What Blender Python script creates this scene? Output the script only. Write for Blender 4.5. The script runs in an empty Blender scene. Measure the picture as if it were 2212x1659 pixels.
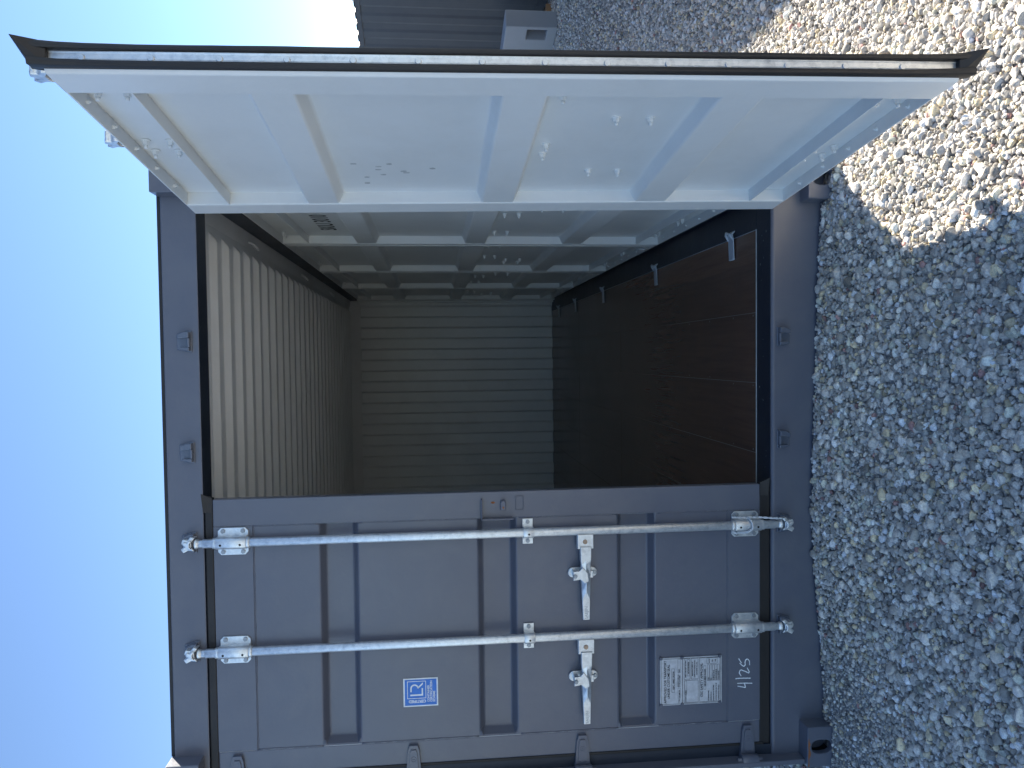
import bpy, bmesh, math, random
import numpy as np
from mathutils import Vector, Matrix
random.seed(7)
rng = np.random.default_rng(11)
scene = bpy.context.scene
C = scene.collection

# ------------------------------------------------------------------ camera
cam_d = bpy.data.cameras.new('camera')
cam = bpy.data.objects.new('camera', cam_d)
C.objects.link(cam)
scene.camera = cam
cam_d.sensor_fit = 'HORIZONTAL'
cam_d.sensor_width = 36.0
cam_d.lens = 1655.1 / 2212 * 36
cam_d.clip_start = 0.05
cam_d.clip_end = 6000
YAW, PITCH, ROLL = -0.0352, -0.0994, -0.0150
CAM = Vector((-0.0829, -3.0039, 1.6101))
cy, sy, cp, sp = math.cos(YAW), math.sin(YAW), math.cos(PITCH), math.sin(PITCH)
F = Vector((sy * cp, cy * cp, sp))
R0 = Vector((cy, -sy, 0))
U0 = R0.cross(F)
Rv = math.cos(ROLL) * R0 + math.sin(ROLL) * U0
Uv = -math.sin(ROLL) * R0 + math.cos(ROLL) * U0
# the photograph was taken with the phone on its side: picture-left is up
cx_, cy_, cz_ = -Uv, Rv, -F
cam.matrix_world = Matrix(((cx_.x, cy_.x, cz_.x, CAM.x), (cx_.y, cy_.y, cz_.y, CAM.y),
                           (cx_.z, cy_.z, cz_.z, CAM.z), (0, 0, 0, 1)))
scene.render.resolution_x, scene.render.resolution_y = 1024, 768

# ------------------------------------------------------------------ sky, sun, exposure
SUN_EL = math.radians(30)
SUN_AZ = math.radians(40)          # clockwise from +Y towards +X
world = bpy.data.worlds.new('World')
scene.world = world
world.use_nodes = True
wn = world.node_tree.nodes
bg = wn['Background']
sky = wn.new('ShaderNodeTexSky')
sky.sky_type = 'NISHITA'
sky.sun_disc = False
sky.sun_elevation = SUN_EL
sky.sun_rotation = SUN_AZ
sky.altitude = 1800
sky.air_density = 1.0
sky.dust_density = 0.0
sky.ozone_density = 3.0
world.node_tree.links.new(sky.outputs[0], bg.inputs[0])
bg.inputs[1].default_value = 0.05
sd = bpy.data.lights.new('sun', 'SUN')
sd.energy = 3.4
sd.angle = math.radians(0.55)
sd.color = (1.0, 0.93, 0.81)
sun = bpy.data.objects.new('sun', sd)
C.objects.link(sun)
sv = Vector((math.sin(SUN_AZ) * math.cos(SUN_EL), math.cos(SUN_AZ) * math.cos(SUN_EL), math.sin(SUN_EL)))
sun.rotation_euler = sv.to_track_quat('Z', 'Y').to_euler()
sun.location = sv * 30
vs = scene.view_settings
vs.view_transform = 'Standard'
vs.look = 'None'
vs.exposure = 2.33
vs.gamma = 1.0
vs.use_curve_mapping = False
scene.cycles.max_bounces = 14
scene.cycles.diffuse_bounces = 8


# ------------------------------------------------------------------ materials
def new_mat(name):
    m = bpy.data.materials.new(name)
    m.use_nodes = True
    nt = m.node_tree
    return m, nt, nt.nodes['Principled BSDF'], nt.nodes, nt.links


def noise(n, l, scale, detail=4, rough=.6, coord=None, dist=0.0):
    t = n.new('ShaderNodeTexNoise')
    t.inputs['Scale'].default_value = scale
    t.inputs['Detail'].default_value = detail
    t.inputs['Roughness'].default_value = rough
    t.inputs['Distortion'].default_value = dist
    if coord is not None:
        l.new(coord, t.inputs['Vector'])
    return t


def ramp(n, l, src, stops):
    r = n.new('ShaderNodeValToRGB')
    e = r.color_ramp.elements
    while len(e) < len(stops):
        e.new(0.5)
    for i, (pos, col) in enumerate(stops):
        e[i].position = pos
        e[i].color = (*col, 1) if len(col) == 3 else col
    l.new(src, r.inputs[0])
    return r


def mix(n, l, fac, a, b, blend='MIX'):
    m = n.new('ShaderNodeMix')
    m.data_type = 'RGBA'
    m.blend_type = blend
    for sock, v in ((0, fac), (6, a), (7, b)):
        if hasattr(v, 'node'):
            l.new(v, m.inputs[sock])
        elif sock == 0:
            m.inputs[0].default_value = v
        else:
            m.inputs[sock].default_value = (*v, 1)
    return m.outputs[2]


def paint(name, col, rough=.4, var=.12, bump=.0006, dust=None, dust_amt=.3, chips=None, bump_scale=60, mott=1.3, coat=0.0, spec=.5, wave=6.0):
    m, nt, b, n, l = new_mat(name)
    tc = n.new('ShaderNodeTexCoord')
    ob = tc.outputs['Object']
    n1 = noise(n, l, mott, 5, .6, ob)
    lo = tuple(c * (1 - var) for c in col)
    hi = tuple(min(1, c * (1 + var)) for c in col)
    base = ramp(n, l, n1.outputs[0], [(.3, lo), (.7, hi)]).outputs[0]
    if dust:
        n2 = noise(n, l, 3.1, 7, .68, ob, .4)
        f = ramp(n, l, n2.outputs[0], [(.45, (0, 0, 0)), (.8, (dust_amt,) * 3)]).outputs[0]
        base = mix(n, l, f, base, dust)
    if chips:
        n3 = noise(n, l, 16, 5, .65, ob)
        f = ramp(n, l, n3.outputs[0], [(.70, (0, 0, 0)), (.715, (1, 1, 1))]).outputs[0]
        base = mix(n, l, f, base, chips)
    l.new(base, b.inputs['Base Color'])
    nr = noise(n, l, 7, 5, .6, ob)
    rr = n.new('ShaderNodeMapRange')
    rr.inputs[3].default_value = rough - .07
    rr.inputs[4].default_value = rough + .1
    l.new(nr.outputs[0], rr.inputs[0])
    l.new(rr.outputs[0], b.inputs['Roughness'])
    b.inputs['Specular IOR Level'].default_value = spec
    b.inputs['Coat Weight'].default_value = coat
    b.inputs['Coat Roughness'].default_value = .25
    nb = noise(n, l, bump_scale, 3, .5, ob)
    nb2 = noise(n, l, 2.2, 3, .5, ob)
    add = n.new('ShaderNodeMath')
    add.operation = 'MULTIPLY_ADD'
    l.new(nb2.outputs[0], add.inputs[0])
    add.inputs[1].default_value = wave
    l.new(nb.outputs[0], add.inputs[2])
    bp = n.new('ShaderNodeBump')
    bp.inputs['Strength'].default_value = 1.0
    bp.inputs['Distance'].default_value = bump
    l.new(add.outputs[0], bp.inputs['Height'])
    l.new(bp.outputs[0], b.inputs['Normal'])
    return m


def plain(name, col, rough=.5, metal=0.0, spec=.5):
    m, nt, b, n, l = new_mat(name)
    tc = n.new('ShaderNodeTexCoord')
    nn = noise(n, l, 40, 4, .6, tc.outputs['Object'])
    base = ramp(n, l, nn.outputs[0], [(.3, tuple(c * .85 for c in col)), (.7, tuple(min(1, c * 1.12) for c in col))]).outputs[0]
    l.new(base, b.inputs['Base Color'])
    b.inputs['Roughness'].default_value = rough
    b.inputs['Metallic'].default_value = metal
    b.inputs['Specular IOR Level'].default_value = spec
    return m


ANTH = (0.112, 0.119, 0.150)
M = {}
M['grey'] = paint('anthracite_paint', ANTH, .34, .06, .0005, dust=(.24, .23, .215), dust_amt=.22, coat=.25, wave=14.0)
M['far'] = paint('dark_grey_paint', (.056, .061, .072), .5, .06, .0005, dust=(.11, .11, .11), dust_amt=.2)
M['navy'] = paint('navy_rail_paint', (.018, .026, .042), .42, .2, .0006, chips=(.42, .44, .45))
M['inner'] = paint('interior_light_grey_paint', (.77, .785, .775), .40, .04, .0006, dust=(.54, .51, .45), dust_amt=.22)
M['ceil'] = paint('ceiling_light_grey_paint', (.73, .735, .72), .48, .04, .0006, dust=(.56, .53, .45), dust_amt=.3)
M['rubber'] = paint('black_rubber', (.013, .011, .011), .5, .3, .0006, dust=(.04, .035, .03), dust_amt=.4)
M['chalk'] = plain('white_chalk', (.82, .84, .86), .9)
M['white'] = plain('white_print', (.80, .82, .82), .6)
M['blue'] = plain('blue_print', (.018, .16, .56), .35)
M['ink'] = plain('black_ink', (.012, .013, .015), .6)
M['rust'] = plain('rust', (.28, .10, .035), .9)
M['copper'] = plain('copper_rivet', (.40, .29, .21), .45, .6)
M['hole'] = plain('dark_hollow', (.006, .006, .007), .9)
M['rope'] = plain('white_cord', (.72, .73, .74), .8)
M['strap'] = paint('lashing_paint', (.42, .47, .52), .45, .12, .0008)
M['seam'] = plain('pale_seam_filler', (.19, .17, .155), .7)
M['keeper'] = paint('glossy_keeper_paint', (.10, .112, .145), .2, .1, .001, coat=.8)
M['bead'] = plain('light_sealant', (.46, .47, .46), .6)
M['timber'] = paint('orange_timber', (.30, .17, .08), .8, .25, .002)
M['plate'] = plain('etched_steel_plate', (.56, .56, .575), .42, .15)


def galv():
    m, nt, b, n, l = new_mat('galvanised_steel')
    tc = n.new('ShaderNodeTexCoord')
    v = n.new('ShaderNodeTexVoronoi')
    v.inputs['Scale'].default_value = 90
    l.new(tc.outputs['Object'], v.inputs['Vector'])
    nn = noise(n, l, 35, 6, .7, tc.outputs['Object'])
    base = ramp(n, l, nn.outputs[0], [(.25, (.50, .52, .54)), (.5, (.70, .72, .73)), (.75, (.80, .81, .80))]).outputs[0]
    gs = n.new('ShaderNodeRGBToBW')
    l.new(v.outputs['Color'], gs.inputs[0])
    base = mix(n, l, .30, base, gs.outputs[0], 'SOFT_LIGHT')
    l.new(base, b.inputs['Base Color'])
    b.inputs['Metallic'].default_value = .75
    r = ramp(n, l, nn.outputs[0], [(.2, (.27,) * 3), (.8, (.48,) * 3)])
    l.new(r.outputs[0], b.inputs['Roughness'])
    bp = n.new('ShaderNodeBump')
    bp.inputs['Distance'].default_value = .0006
    l.new(nn.outputs[0], bp.inputs['Height'])
    l.new(bp.outputs[0], b.inputs['Normal'])
    return m


M['galv'] = galv()
M['bolt'] = plain('zinc_bolt', (.34, .36, .38), .45, .6)


def floor_mat():
    m, nt, b, n, l = new_mat('brown_plywood')
    tc = n.new('ShaderNodeTexCoord')
    gi = n.new('ShaderNodeNewGeometry')
    mp = n.new('ShaderNodeMapping')
    mp.inputs['Scale'].default_value = (26, 1.2, 1)
    l.new(gi.outputs['Position'], mp.inputs[0])
    g = noise(n, l, 2.0, 7, .65, mp.outputs[0], .6)
    base = ramp(n, l, g.outputs[0], [(.25, (.115, .060, .040)), (.5, (.165, .086, .058)), (.8, (.215, .112, .076))]).outputs[0]
    big = noise(n, l, 1.1, 5, .6, gi.outputs['Position'], .3)
    f = ramp(n, l, big.outputs[0], [(.35, (.25,) * 3), (.68, (.65,) * 3)]).outputs[0]
    sx_ = n.new('ShaderNodeSeparateXYZ')
    l.new(gi.outputs['Position'], sx_.inputs[0])
    wob = n.new('ShaderNodeMath')
    wob.operation = 'MULTIPLY_ADD'
    l.new(g.outputs[0], wob.inputs[0])
    wob.inputs[1].default_value = .06
    l.new(sx_.outputs[0], wob.inputs[2])
    edge = ramp(n, l, wob.outputs[0], [(.325, (1, 1, 1)), (.36, (.15,) * 3)])
    f = mix(n, l, 1.0, f, edge.outputs[0], 'MULTIPLY')
    base = mix(n, l, f, base, (.080, .056, .048))
    sc = noise(n, l, 55, 3, .5, gi.outputs['Position'])
    f2 = ramp(n, l, sc.outputs[0], [(.735, (0, 0, 0)), (.75, (.55,) * 3)]).outputs[0]
    base = mix(n, l, f2, base, (.16, .13, .11))
    l.new(base, b.inputs['Base Color'])
    rr = ramp(n, l, big.outputs[0], [(.3, (.19,) * 3), (.7, (.27,) * 3)])
    l.new(rr.outputs[0], b.inputs['Roughness'])
    b.inputs['Specular IOR Level'].default_value = .5
    bp = n.new('ShaderNodeBump')
    bp.inputs['Distance'].default_value = .0003
    bp.inputs['Strength'].default_value = .6
    l.new(g.outputs[0], bp.inputs['Height'])
    l.new(bp.outputs[0], b.inputs['Normal'])
    return m


M['ply'] = floor_mat()


def stone_mat():
    m, nt, b, n, l = new_mat('gravel_stone')
    at = n.new('ShaderNodeAttribute')
    at.attribute_type = 'INSTANCER'
    at.attribute_name = 'tint'
    oi = n.new('ShaderNodeObjectInfo')
    tc = n.new('ShaderNodeTexCoord')
    off = n.new('ShaderNodeVectorMath')
    off.operation = 'MULTIPLY_ADD'
    comb = n.new('ShaderNodeCombineXYZ')
    for i in range(3):
        l.new(oi.outputs['Random'], comb.inputs[i])
    l.new(comb.outputs[0], off.inputs[0])
    off.inputs[1].default_value = (37, 91, 53)
    l.new(tc.outputs['Object'], off.inputs[2])
    n1 = noise(n, l, 2.6, 6, .75, off.outputs[0], .5)
    r1 = ramp(n, l, n1.outputs[0], [(.3, (.55,) * 3), (.5, (1.0,) * 3), (.72, (1.4,) * 3)])
    base = mix(n, l, 1.0, at.outputs['Color'], r1.outputs[0], 'MULTIPLY')
    n2 = noise(n, l, 3.0, 4, .7, off.outputs[0], 2.5)      # pale veins
    r2 = ramp(n, l, n2.outputs[0], [(.485, (0, 0, 0)), (.5, (.55,) * 3), (.515, (0, 0, 0))])
    base = mix(n, l, r2.outputs[0], base, (.60, .59, .56))
    l.new(base, b.inputs['Base Color'])
    b.inputs['Roughness'].default_value = .78
    b.inputs['Specular IOR Level'].default_value = .35
    bp = n.new('ShaderNodeBump')
    bp.inputs['Distance'].default_value = .0016
    bp.inputs['Strength'].default_value = .8
    n3 = noise(n, l, 5.0, 6, .7, off.outputs[0])
    l.new(n3.outputs[0], bp.inputs['Height'])
    l.new(bp.outputs[0], b.inputs['Normal'])
    return m


M['stone'] = stone_mat()


def ground_mat():
    m, nt, b, n, l = new_mat('gravel_ground')
    tc = n.new('ShaderNodeNewGeometry')
    P = tc.outputs['Position']
    v = n.new('ShaderNodeTexVoronoi')
    v.inputs['Scale'].default_value = 36
    l.new(P, v.inputs['Vector'])
    hs = n.new('ShaderNodeSeparateColor')
    l.new(v.outputs['Color'], hs.inputs[0])
    base = ramp(n, l, hs.outputs[0], [(0, (.22, .22, .225)), (.45, (.36, .355, .345)), (.8, (.45, .44, .42)), (1, (.50, .45, .37))]).outputs[0]
    big = noise(n, l, .35, 4, .6, P)
    base = mix(n, l, .35, base, ramp(n, l, big.outputs[0], [(.3, (.3, .3, .3)), (.7, (.45, .44, .42))]).outputs[0])
    l.new(base, b.inputs['Base Color'])
    b.inputs['Roughness'].default_value = .9
    bp = n.new('ShaderNodeBump')
    bp.inputs['Distance'].default_value = .03
    bp.invert = True
    l.new(v.outputs['Distance'], bp.inputs['Height'])
    l.new(bp.outputs[0], b.inputs['Normal'])
    return m


M['ground'] = ground_mat()


# ------------------------------------------------------------------ mesh helpers
class MB:
    """collects shapes; build() links them as one mesh object"""
    def __init__(self):
        self.bm = bmesh.new()

    def box(self, x0, x1, y0, y1, z0, z1, mi=0, rot=None):
        co = [(x, y, z) for x in (x0, x1) for y in (y0, y1) for z in (z0, z1)]
        c = Vector(((x0 + x1) / 2, (y0 + y1) / 2, (z0 + z1) / 2))
        vs_ = []
        for p in co:
            p = Vector(p)
            if rot is not None:
                p = c + rot @ (p - c)
            vs_.append(self.bm.verts.new(p))
        for f in ((0, 1, 3, 2), (4, 6, 7, 5), (0, 4, 5, 1), (2, 3, 7, 6), (0, 2, 6, 4), (1, 5, 7, 3)):
            self.bm.faces.new([vs_[i] for i in f]).material_index = mi
        return self

    def prism(self, pts, axis, a, b, mi=0):
        """polygon pts (2D) extruded along axis 'x','y','z' from a to b"""
        def mk(p, t):
            return {'x': (t, p[0], p[1]), 'y': (p[0], t, p[1]), 'z': (p[0], p[1], t)}[axis]
        A = [self.bm.verts.new(mk(p, a)) for p in pts]
        B = [self.bm.verts.new(mk(p, b)) for p in pts]
        k = len(pts)
        fs = [self.bm.faces.new(A), self.bm.faces.new(B[::-1])]
        for i in range(k):
            fs.append(self.bm.faces.new([A[i], B[i], B[(i + 1) % k], A[(i + 1) % k]]))
        for f in fs:
            f.material_index = mi
        return self

    def tube(self, p0, p1, r0, r1=None, seg=16, mi=0, caps=True, smooth=True):
        p0, p1 = Vector(p0), Vector(p1)
        r1 = r0 if r1 is None else r1
        d = (p1 - p0).normalized()
        a = d.orthogonal().normalized()
        b = d.cross(a)
        A, B = [], []
        for i in range(seg):
            t = 2 * math.pi * i / seg
            o = a * math.cos(t) + b * math.sin(t)
            A.append(self.bm.verts.new(p0 + o * r0))
            B.append(self.bm.verts.new(p1 + o * r1))
        for i in range(seg):
            f = self.bm.faces.new([A[i], A[(i + 1) % seg], B[(i + 1) % seg], B[i]])
            f.material_index = mi
            f.smooth = smooth
        if caps:
            self.bm.faces.new(A[::-1]).material_index = mi
            self.bm.faces.new(B).material_index = mi
        return self

    def path(self, pts, r, seg=10, mi=0):
        pts = [Vector(p) for p in pts]
        rings = []
        up = Vector((0.13, 0.31, 0.94)).normalized()
        for i, p in enumerate(pts):
            d = (pts[min(i + 1, len(pts) - 1)] - pts[max(i - 1, 0)]).normalized()
            a = d.cross(up)
            if a.length < .1:
                a = d.cross(Vector((1, 0, 0)))
            a.normalize()
            b = d.cross(a)
            rr = r[i] if isinstance(r, (list, tuple)) else r
            rings.append([self.bm.verts.new(p + (a * math.cos(2 * math.pi * k / seg) + b * math.sin(2 * math.pi * k / seg)) * rr) for k in range(seg)])
        for A, B in zip(rings, rings[1:]):
            for k in range(seg):
                f = self.bm.faces.new([A[k], A[(k + 1) % seg], B[(k + 1) % seg], B[k]])
                f.smooth = True
                f.material_index = mi
        for rg in (rings[0], rings[-1]):
            self.bm.faces.new(rg).material_index = mi
        return self

    def grid(self, rows, mi=0, smooth=False):
        V = [[self.bm.verts.new(p) for p in r] for r in rows]
        for a, b in zip(V, V[1:]):
            for i in range(len(a) - 1):
                f = self.bm.faces.new([a[i], a[i + 1], b[i + 1], b[i]])
                f.material_index = mi
                f.smooth = smooth
        return self

    def hexbolt(self, c, d, r, h, mi=0):
        c, d = Vector(c), Vector(d)
        self.tube(c, c + d * h, r, r, 6, mi, True, False)
        return self

    def build(self, name, mats, parent=None, bevel=0.0, mat_fn=None, flip=False, seg=2, keep_n=False):
        bm = self.bm
        if flip:
            for v in bm.verts:
                v.co.x = -v.co.x
        if not keep_n:
            bmesh.ops.recalc_face_normals(bm, faces=bm.faces[:])
        elif flip:
            bmesh.ops.reverse_faces(bm, faces=bm.faces[:])
        if mat_fn:
            for f in bm.faces:
                c = f.calc_center_median()
                if flip:
                    c = Vector((-c.x, c.y, c.z))
                nn = f.normal.copy()
                if flip:
                    nn.x = -nn.x
                f.material_index = mat_fn(c, nn)
        me = bpy.data.meshes.new(name)
        bm.to_mesh(me)
        bm.free()
        for m in (mats if isinstance(mats, (list, tuple)) else [mats]):
            me.materials.append(M[m])
        return link(name, me, parent, bevel, seg)


def link(name, me, parent=None, bevel=0.0, seg=2):
    o = bpy.data.objects.new(name, me)
    C.objects.link(o)
    if parent is not None:
        o.parent = parent
    if bevel:
        b = o.modifiers.new('bevel', 'BEVEL')
        b.width = bevel
        b.segments = seg
        b.limit_method = 'ANGLE'
        b.angle_limit = math.radians(40)
        b.harden_normals = False
    return o


def empty(name, loc=(0, 0, 0)):
    o = bpy.data.objects.new(name, None)
    C.objects.link(o)
    o.location = loc
    o.empty_display_size = .1
    return o


def tag(o, label=None, cat=None, group=None, kind=None):
    for k, v in (('label', label), ('category', cat), ('group', group), ('kind', kind)):
        if v:
            o[k] = v
    return o


def text_mesh(name, txt, size, mat, align='LEFT', sx=1.0, depth=0.0, bold=0.0):
    cu = bpy.data.curves.new(name, 'FONT')
    cu.body = txt
    cu.size = size
    cu.align_x = align
    cu.extrude = depth
    cu.offset = bold
    cu.resolution_u = 3
    to = bpy.data.objects.new(name, cu)
    C.objects.link(to)
    dg = bpy.context.evaluated_depsgraph_get()
    me = bpy.data.meshes.new_from_object(to.evaluated_get(dg))
    bpy.data.objects.remove(to)
    bpy.data.curves.remove(cu)
    for v in me.vertices:
        v.co.x *= sx
    me.materials.clear()
    me.materials.append(M[mat])
    me.name = name
    return me


def put_text(name, txt, size, mat, mtx, parent=None, align='LEFT', sx=1.0, depth=0.0, bold=0.0):
    """text in its local xy plane, transformed into the parent's space by mtx (baked)"""
    me = text_mesh(name, txt, size, mat, align, sx, depth, bold)
    me.transform(mtx)
    return link(name, me, parent)


# plane facing -Y (front of the container): local x -> +X, local y -> +Z
def front_mtx(x, y, z, rot=0.0):
    return Matrix.Translation((x, y, z)) @ Matrix.Rotation(math.radians(90), 4, 'X') @ Matrix.Rotation(rot, 4, 'Z')


# ------------------------------------------------------------------ dimensions of the container
S = 0.247                 # top of the door sill
HB = 2.497                # underside of the header
HT = 2.628                # top of the header
ZL, ZH = 0.295, 2.464     # door leaf bottom and top
H = ZH - ZL
XL, XR = -1.767, 0.695    # outer faces
CX = -0.602               # centre of the doorway
DEPTH = 5.83
GZ = 0.03                 # mean gravel level


def gravel_h(x, y):
    """level of the gravel; works on numpy arrays"""
    x = np.asarray(x, float)
    y = np.asarray(y, float)
    m = .052 * np.exp(-((x + .55) / .75) ** 2) * np.exp(-(np.maximum(0, -y - .0) / .42) ** 2)
    w = .010 * np.sin(2.3 * x + 1.1) * np.sin(1.9 * y + .4) + .006 * np.sin(5.1 * x + 2.3 * y)
    return GZ - .008 + m + w


# ------------------------------------------------------------------ ground
gx = np.concatenate([[-3000, -600, -150, -40, -12], np.arange(-6, 8.01, .25), [12, 40, 150, 600, 3000]])
gy = np.concatenate([[-3000, -600, -150, -40, -12], np.arange(-5, 9.01, .25), [14, 40, 150, 600, 3000]])
verts = []
for yy in gy:
    for xx in gx:
        inner = -6 <= xx <= 8 and -5 <= yy <= 9
        h = float(gravel_h(xx, yy)) if inner else GZ - .008
        verts.append((xx, yy, h - .003))
faces = []
nx = len(gx)
for j in range(len(gy) - 1):
    for i in range(nx - 1):
        a = j * nx + i
        faces.append((a, a + 1, a + nx + 1, a + nx))
me = bpy.data.meshes.new('ground')
me.from_pydata(verts, [], faces)
me.materials.append(M['ground'])
ground = link('ground', me)
tag(ground, kind='structure')

# ------------------------------------------------------------------ the container
cont = empty('shipping_container', (0, 0, 0))
tag(cont, 'dark grey shipping container with one door open and light grey interior', 'container')


def part(mb, name, mats, bevel=0.0, **k):
    return mb.build(name, mats, cont, bevel, **k)


# sill: front face at y=0, rounded upper edge, dark top
mb = MB()
pr = [(0.0, .02)]
for i in range(6):
    t = math.pi / 2 * i / 5
    pr.append((.014 - .014 * math.cos(t), S - .014 + .014 * math.sin(t)))
pr += [(.145, S - .001), (.145, .02)]
mb.prism(pr, 'x', -1.745, .64)
part(mb, 'door_sill', ['grey', 'navy'], mat_fn=lambda c, n_: 1 if (n_.z > .5 and c.y > .010) else 0)
# small paint chips along the sill edge
mb = MB()
for i in range(46):
    x = random.uniform(-.60, .44)
    w, d = random.uniform(.002, .008), random.uniform(.001, .0035)
    y = random.choice([random.uniform(.012, .03), random.uniform(.012, .03), random.uniform(.03, .12)])
    k = random.randint(5, 7)
    pts = [(x + w * math.cos(6.28 * j / k) * random.uniform(.5, 1), y + d * math.sin(6.28 * j / k) * random.uniform(.5, 1)) for j in range(k)]
    mb.prism(pts, 'z', S - .0008, S - .0002)
tag(part(mb, 'paint_chips', 'bead'), kind='stuff')
# header
mb = MB().prism([(0, HB), (.118, HB), (.118, HB + .05), (.055, HT), (0.0, HT)], 'x', -1.745, .64)
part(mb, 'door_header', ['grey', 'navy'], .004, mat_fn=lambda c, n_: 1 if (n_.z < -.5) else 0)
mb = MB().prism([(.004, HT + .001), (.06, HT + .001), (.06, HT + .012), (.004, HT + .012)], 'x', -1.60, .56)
part(mb, 'roof_edge_shade_strip', 'rubber')  # roof edge in black: the shadow line over the header put into its colour


# corner castings with oval hole
def casting(name, x0, y0, z0, sx, sy, sz, hole_front=True, mat='grey'):
    """rounded block, hole in the face that looks to -Y and in the outer X face"""
    bm = bmesh.new()
    # front face with an oval opening
    k = 24
    cxx, czz = x0 + sx / 2, z0 + sz / 2
    rx, rz = .028, .043
    ov = []
    for i in range(k):
        t = 2 * math.pi * i / k
        ov.append((cxx + rx * math.copysign(abs(math.cos(t)) ** .75, math.cos(t)), czz + rz * math.copysign(abs(math.sin(t)) ** .75, math.sin(t))))
    sq = []
    for i in range(k):
        t = 2 * math.pi * i / k
        c_, s_ = math.cos(t), math.sin(t)
        m_ = max(abs(c_), abs(s_))
        sq.append((cxx + sx / 2 * c_ / m_, czz + sz / 2 * s_ / m_))
    A = [bm.verts.new((p[0], y0, p[1])) for p in sq]
    B = [bm.verts.new((p[0], y0, p[1])) for p in ov]
    B2 = [bm.verts.new((p[0], y0 + .03, p[1])) for p in ov]
    B3 = [bm.verts.new((cxx + (p[0] - cxx) * 1.5, y0 + .032, czz + (p[1] - czz) * 1.18)) for p in ov]
    B4 = [bm.verts.new((cxx + (p[0] - cxx) * 1.5, y0 + .11, czz + (p[1] - czz) * 1.18)) for p in ov]
    E = [bm.verts.new((p[0], y0 + sy, p[1])) for p in sq]
    for i in range(k):
        j = (i + 1) % k
        bm.faces.new([A[i], A[j], B[j], B[i]])
        for P, Q in ((B, B2), (B2, B3), (B3, B4)):
            f = bm.faces.new([P[i], P[j], Q[j], Q[i]])
            f.material_index = 1 if P is not B else 0
        bm.faces.new([A[j], A[i], E[i], E[j]])
    bm.faces.new(B4).material_index = 1
    bm.faces.new(E)
    mb_ = MB()
    mb_.bm.free()
    mb_.bm = bm
    return mb_


CW = .166
for zz in (.005, 2.517):
    for xx in (XL, XR - .162):
        part(casting('corner_casting', xx, -.075, zz, CW, .178, .122), 'corner_casting', ['grey', 'hole'], .004, keep_n=False)
        part(casting('corner_casting', xx, 5.93, zz, CW, .178, .122), 'corner_casting', ['grey', 'hole'], .004)
# rust run on the near bottom casting
mb = MB()
pts = []
for i in range(15):
    t = i / 14
    pts.append((-1.603 - .16 * t, .122 + random.uniform(.0005, .004)))
for i in range(14, -1, -1):
    t = i / 14
    pts.append((-1.603 - .16 * t, .122 - random.uniform(.001, .003 + .006 * (t > .35) * (t < .75))))
mb.prism(pts[4:26], 'y', -.0768, -.0755)
part(mb, 'rust_streak', 'rust')

# corner posts
mb = MB().prism([(XL + .004, -.055), (-1.742, -.055), (-1.742, .02), (-1.70, .06), (-1.70, .10), (XL + .004, .10)], 'z', .127, 2.517)
part(mb, 'corner_post', 'grey', .004)
mb = MB().prism([(XR - .004, -.055), (.60, -.055), (.60, .02), (.545, .06), (.545, .10), (XR - .004, .10)], 'z', .127, 2.517)
part(mb, 'corner_post', 'grey', .004)
for x0, x1 in ((XL + .004, -1.65), (.575, XR - .004)):
    part(MB().box(x0, x1, 5.95, 6.09, .127, 2.517), 'corner_post', 'grey', .004)
# left jamb lining behind the closed leaf, and right jamb
part(MB().box(-1.744, -1.70, .004, .099, S, HB), 'door_jamb', 'navy')
part(MB().box(.546, .598, .022, .099, S, HB), 'door_jamb', 'navy')

# bottom side rail on the right (dark strip inside), left and rear
part(MB().box(.447, .66, .147, 5.93, .03, S - .001), 'side_rail', 'navy', .003)
part(MB().box(.585, .655, .147, 5.93, S - .001, S + .030), 'side_door_sill', 'navy', .003)
part(MB().box(XL + .006, -1.63, .147, 5.93, .03, S - .001), 'side_rail', 'navy', .003)
part(MB().box(-1.65, .575, 5.84, 6.08, .03, S + .0), 'rear_sill', 'grey', .003)
part(MB().box(-1.65, .575, 5.86, 6.08, 2.446, HT - .005), 'rear_header', 'ceil', .003)
# top side rail right: dark lower band, light sloping upper band
mb = MB().prism([(.574, 2.468), (.685, 2.468), (.685, HT), (.56, HT), (.574, 2.556)], 'y', .119, 5.93)
part(mb, 'side_header', 'navy')
mb = MB().prism([(.5735, 2.557), (.577, 2.56), (.505, 2.574), (.50, 2.571)], 'y', .119, 5.858)
part(mb, 'roof_rail_cover', 'ceil')
part(MB().box(XL + .006, -1.69, .119, 5.93, 2.50, HT), 'roof_rail', 'ceil')
# underframe cross members (seen from a low side view)
for k in range(9):
    y = .5 + k * .62
    part(MB().box(-1.63, .446, y, y + .05, .06, S - .03), 'cross_member', 'navy')

# roof: corrugated across, pressed ends
rows = []
pitch = .2
prof = [(.118, 0), (.20, 0)]
y = .235
while y < 5.80:
    prof += [(y, 0), (y + .009, -.032), (y + .050, -.032), (y + .095, 0)]
    y += pitch
prof.append((5.858, 0))
ZC = 2.576
for x, fac in ((-1.70, 0), (-1.665, 0), (-1.635, .75), (-1.62, 1), (.43, 1), (.445, .8), (.462, .35), (.472, 0), (.574, 0)):
    rows.append([(x, p[0], ZC + p[1] * fac) for p in prof])
mb = MB().grid(rows)
o = part(mb, 'roof_lining', 'ceil', .004, keep_n=True)
# outer roof skin
rows = []
for x, fac in ((-1.71, 0), (-1.66, 0), (-1.62, 1), (.45, 1), (.49, 0), (.60, 0)):
    rows.append([(x, p[0] - .06 * (i == 0), ZC + .040 + p[1] * fac) for i, p in enumerate(prof)])
part(MB().grid(rows), 'roof_panel', 'grey', keep_n=True)

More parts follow.
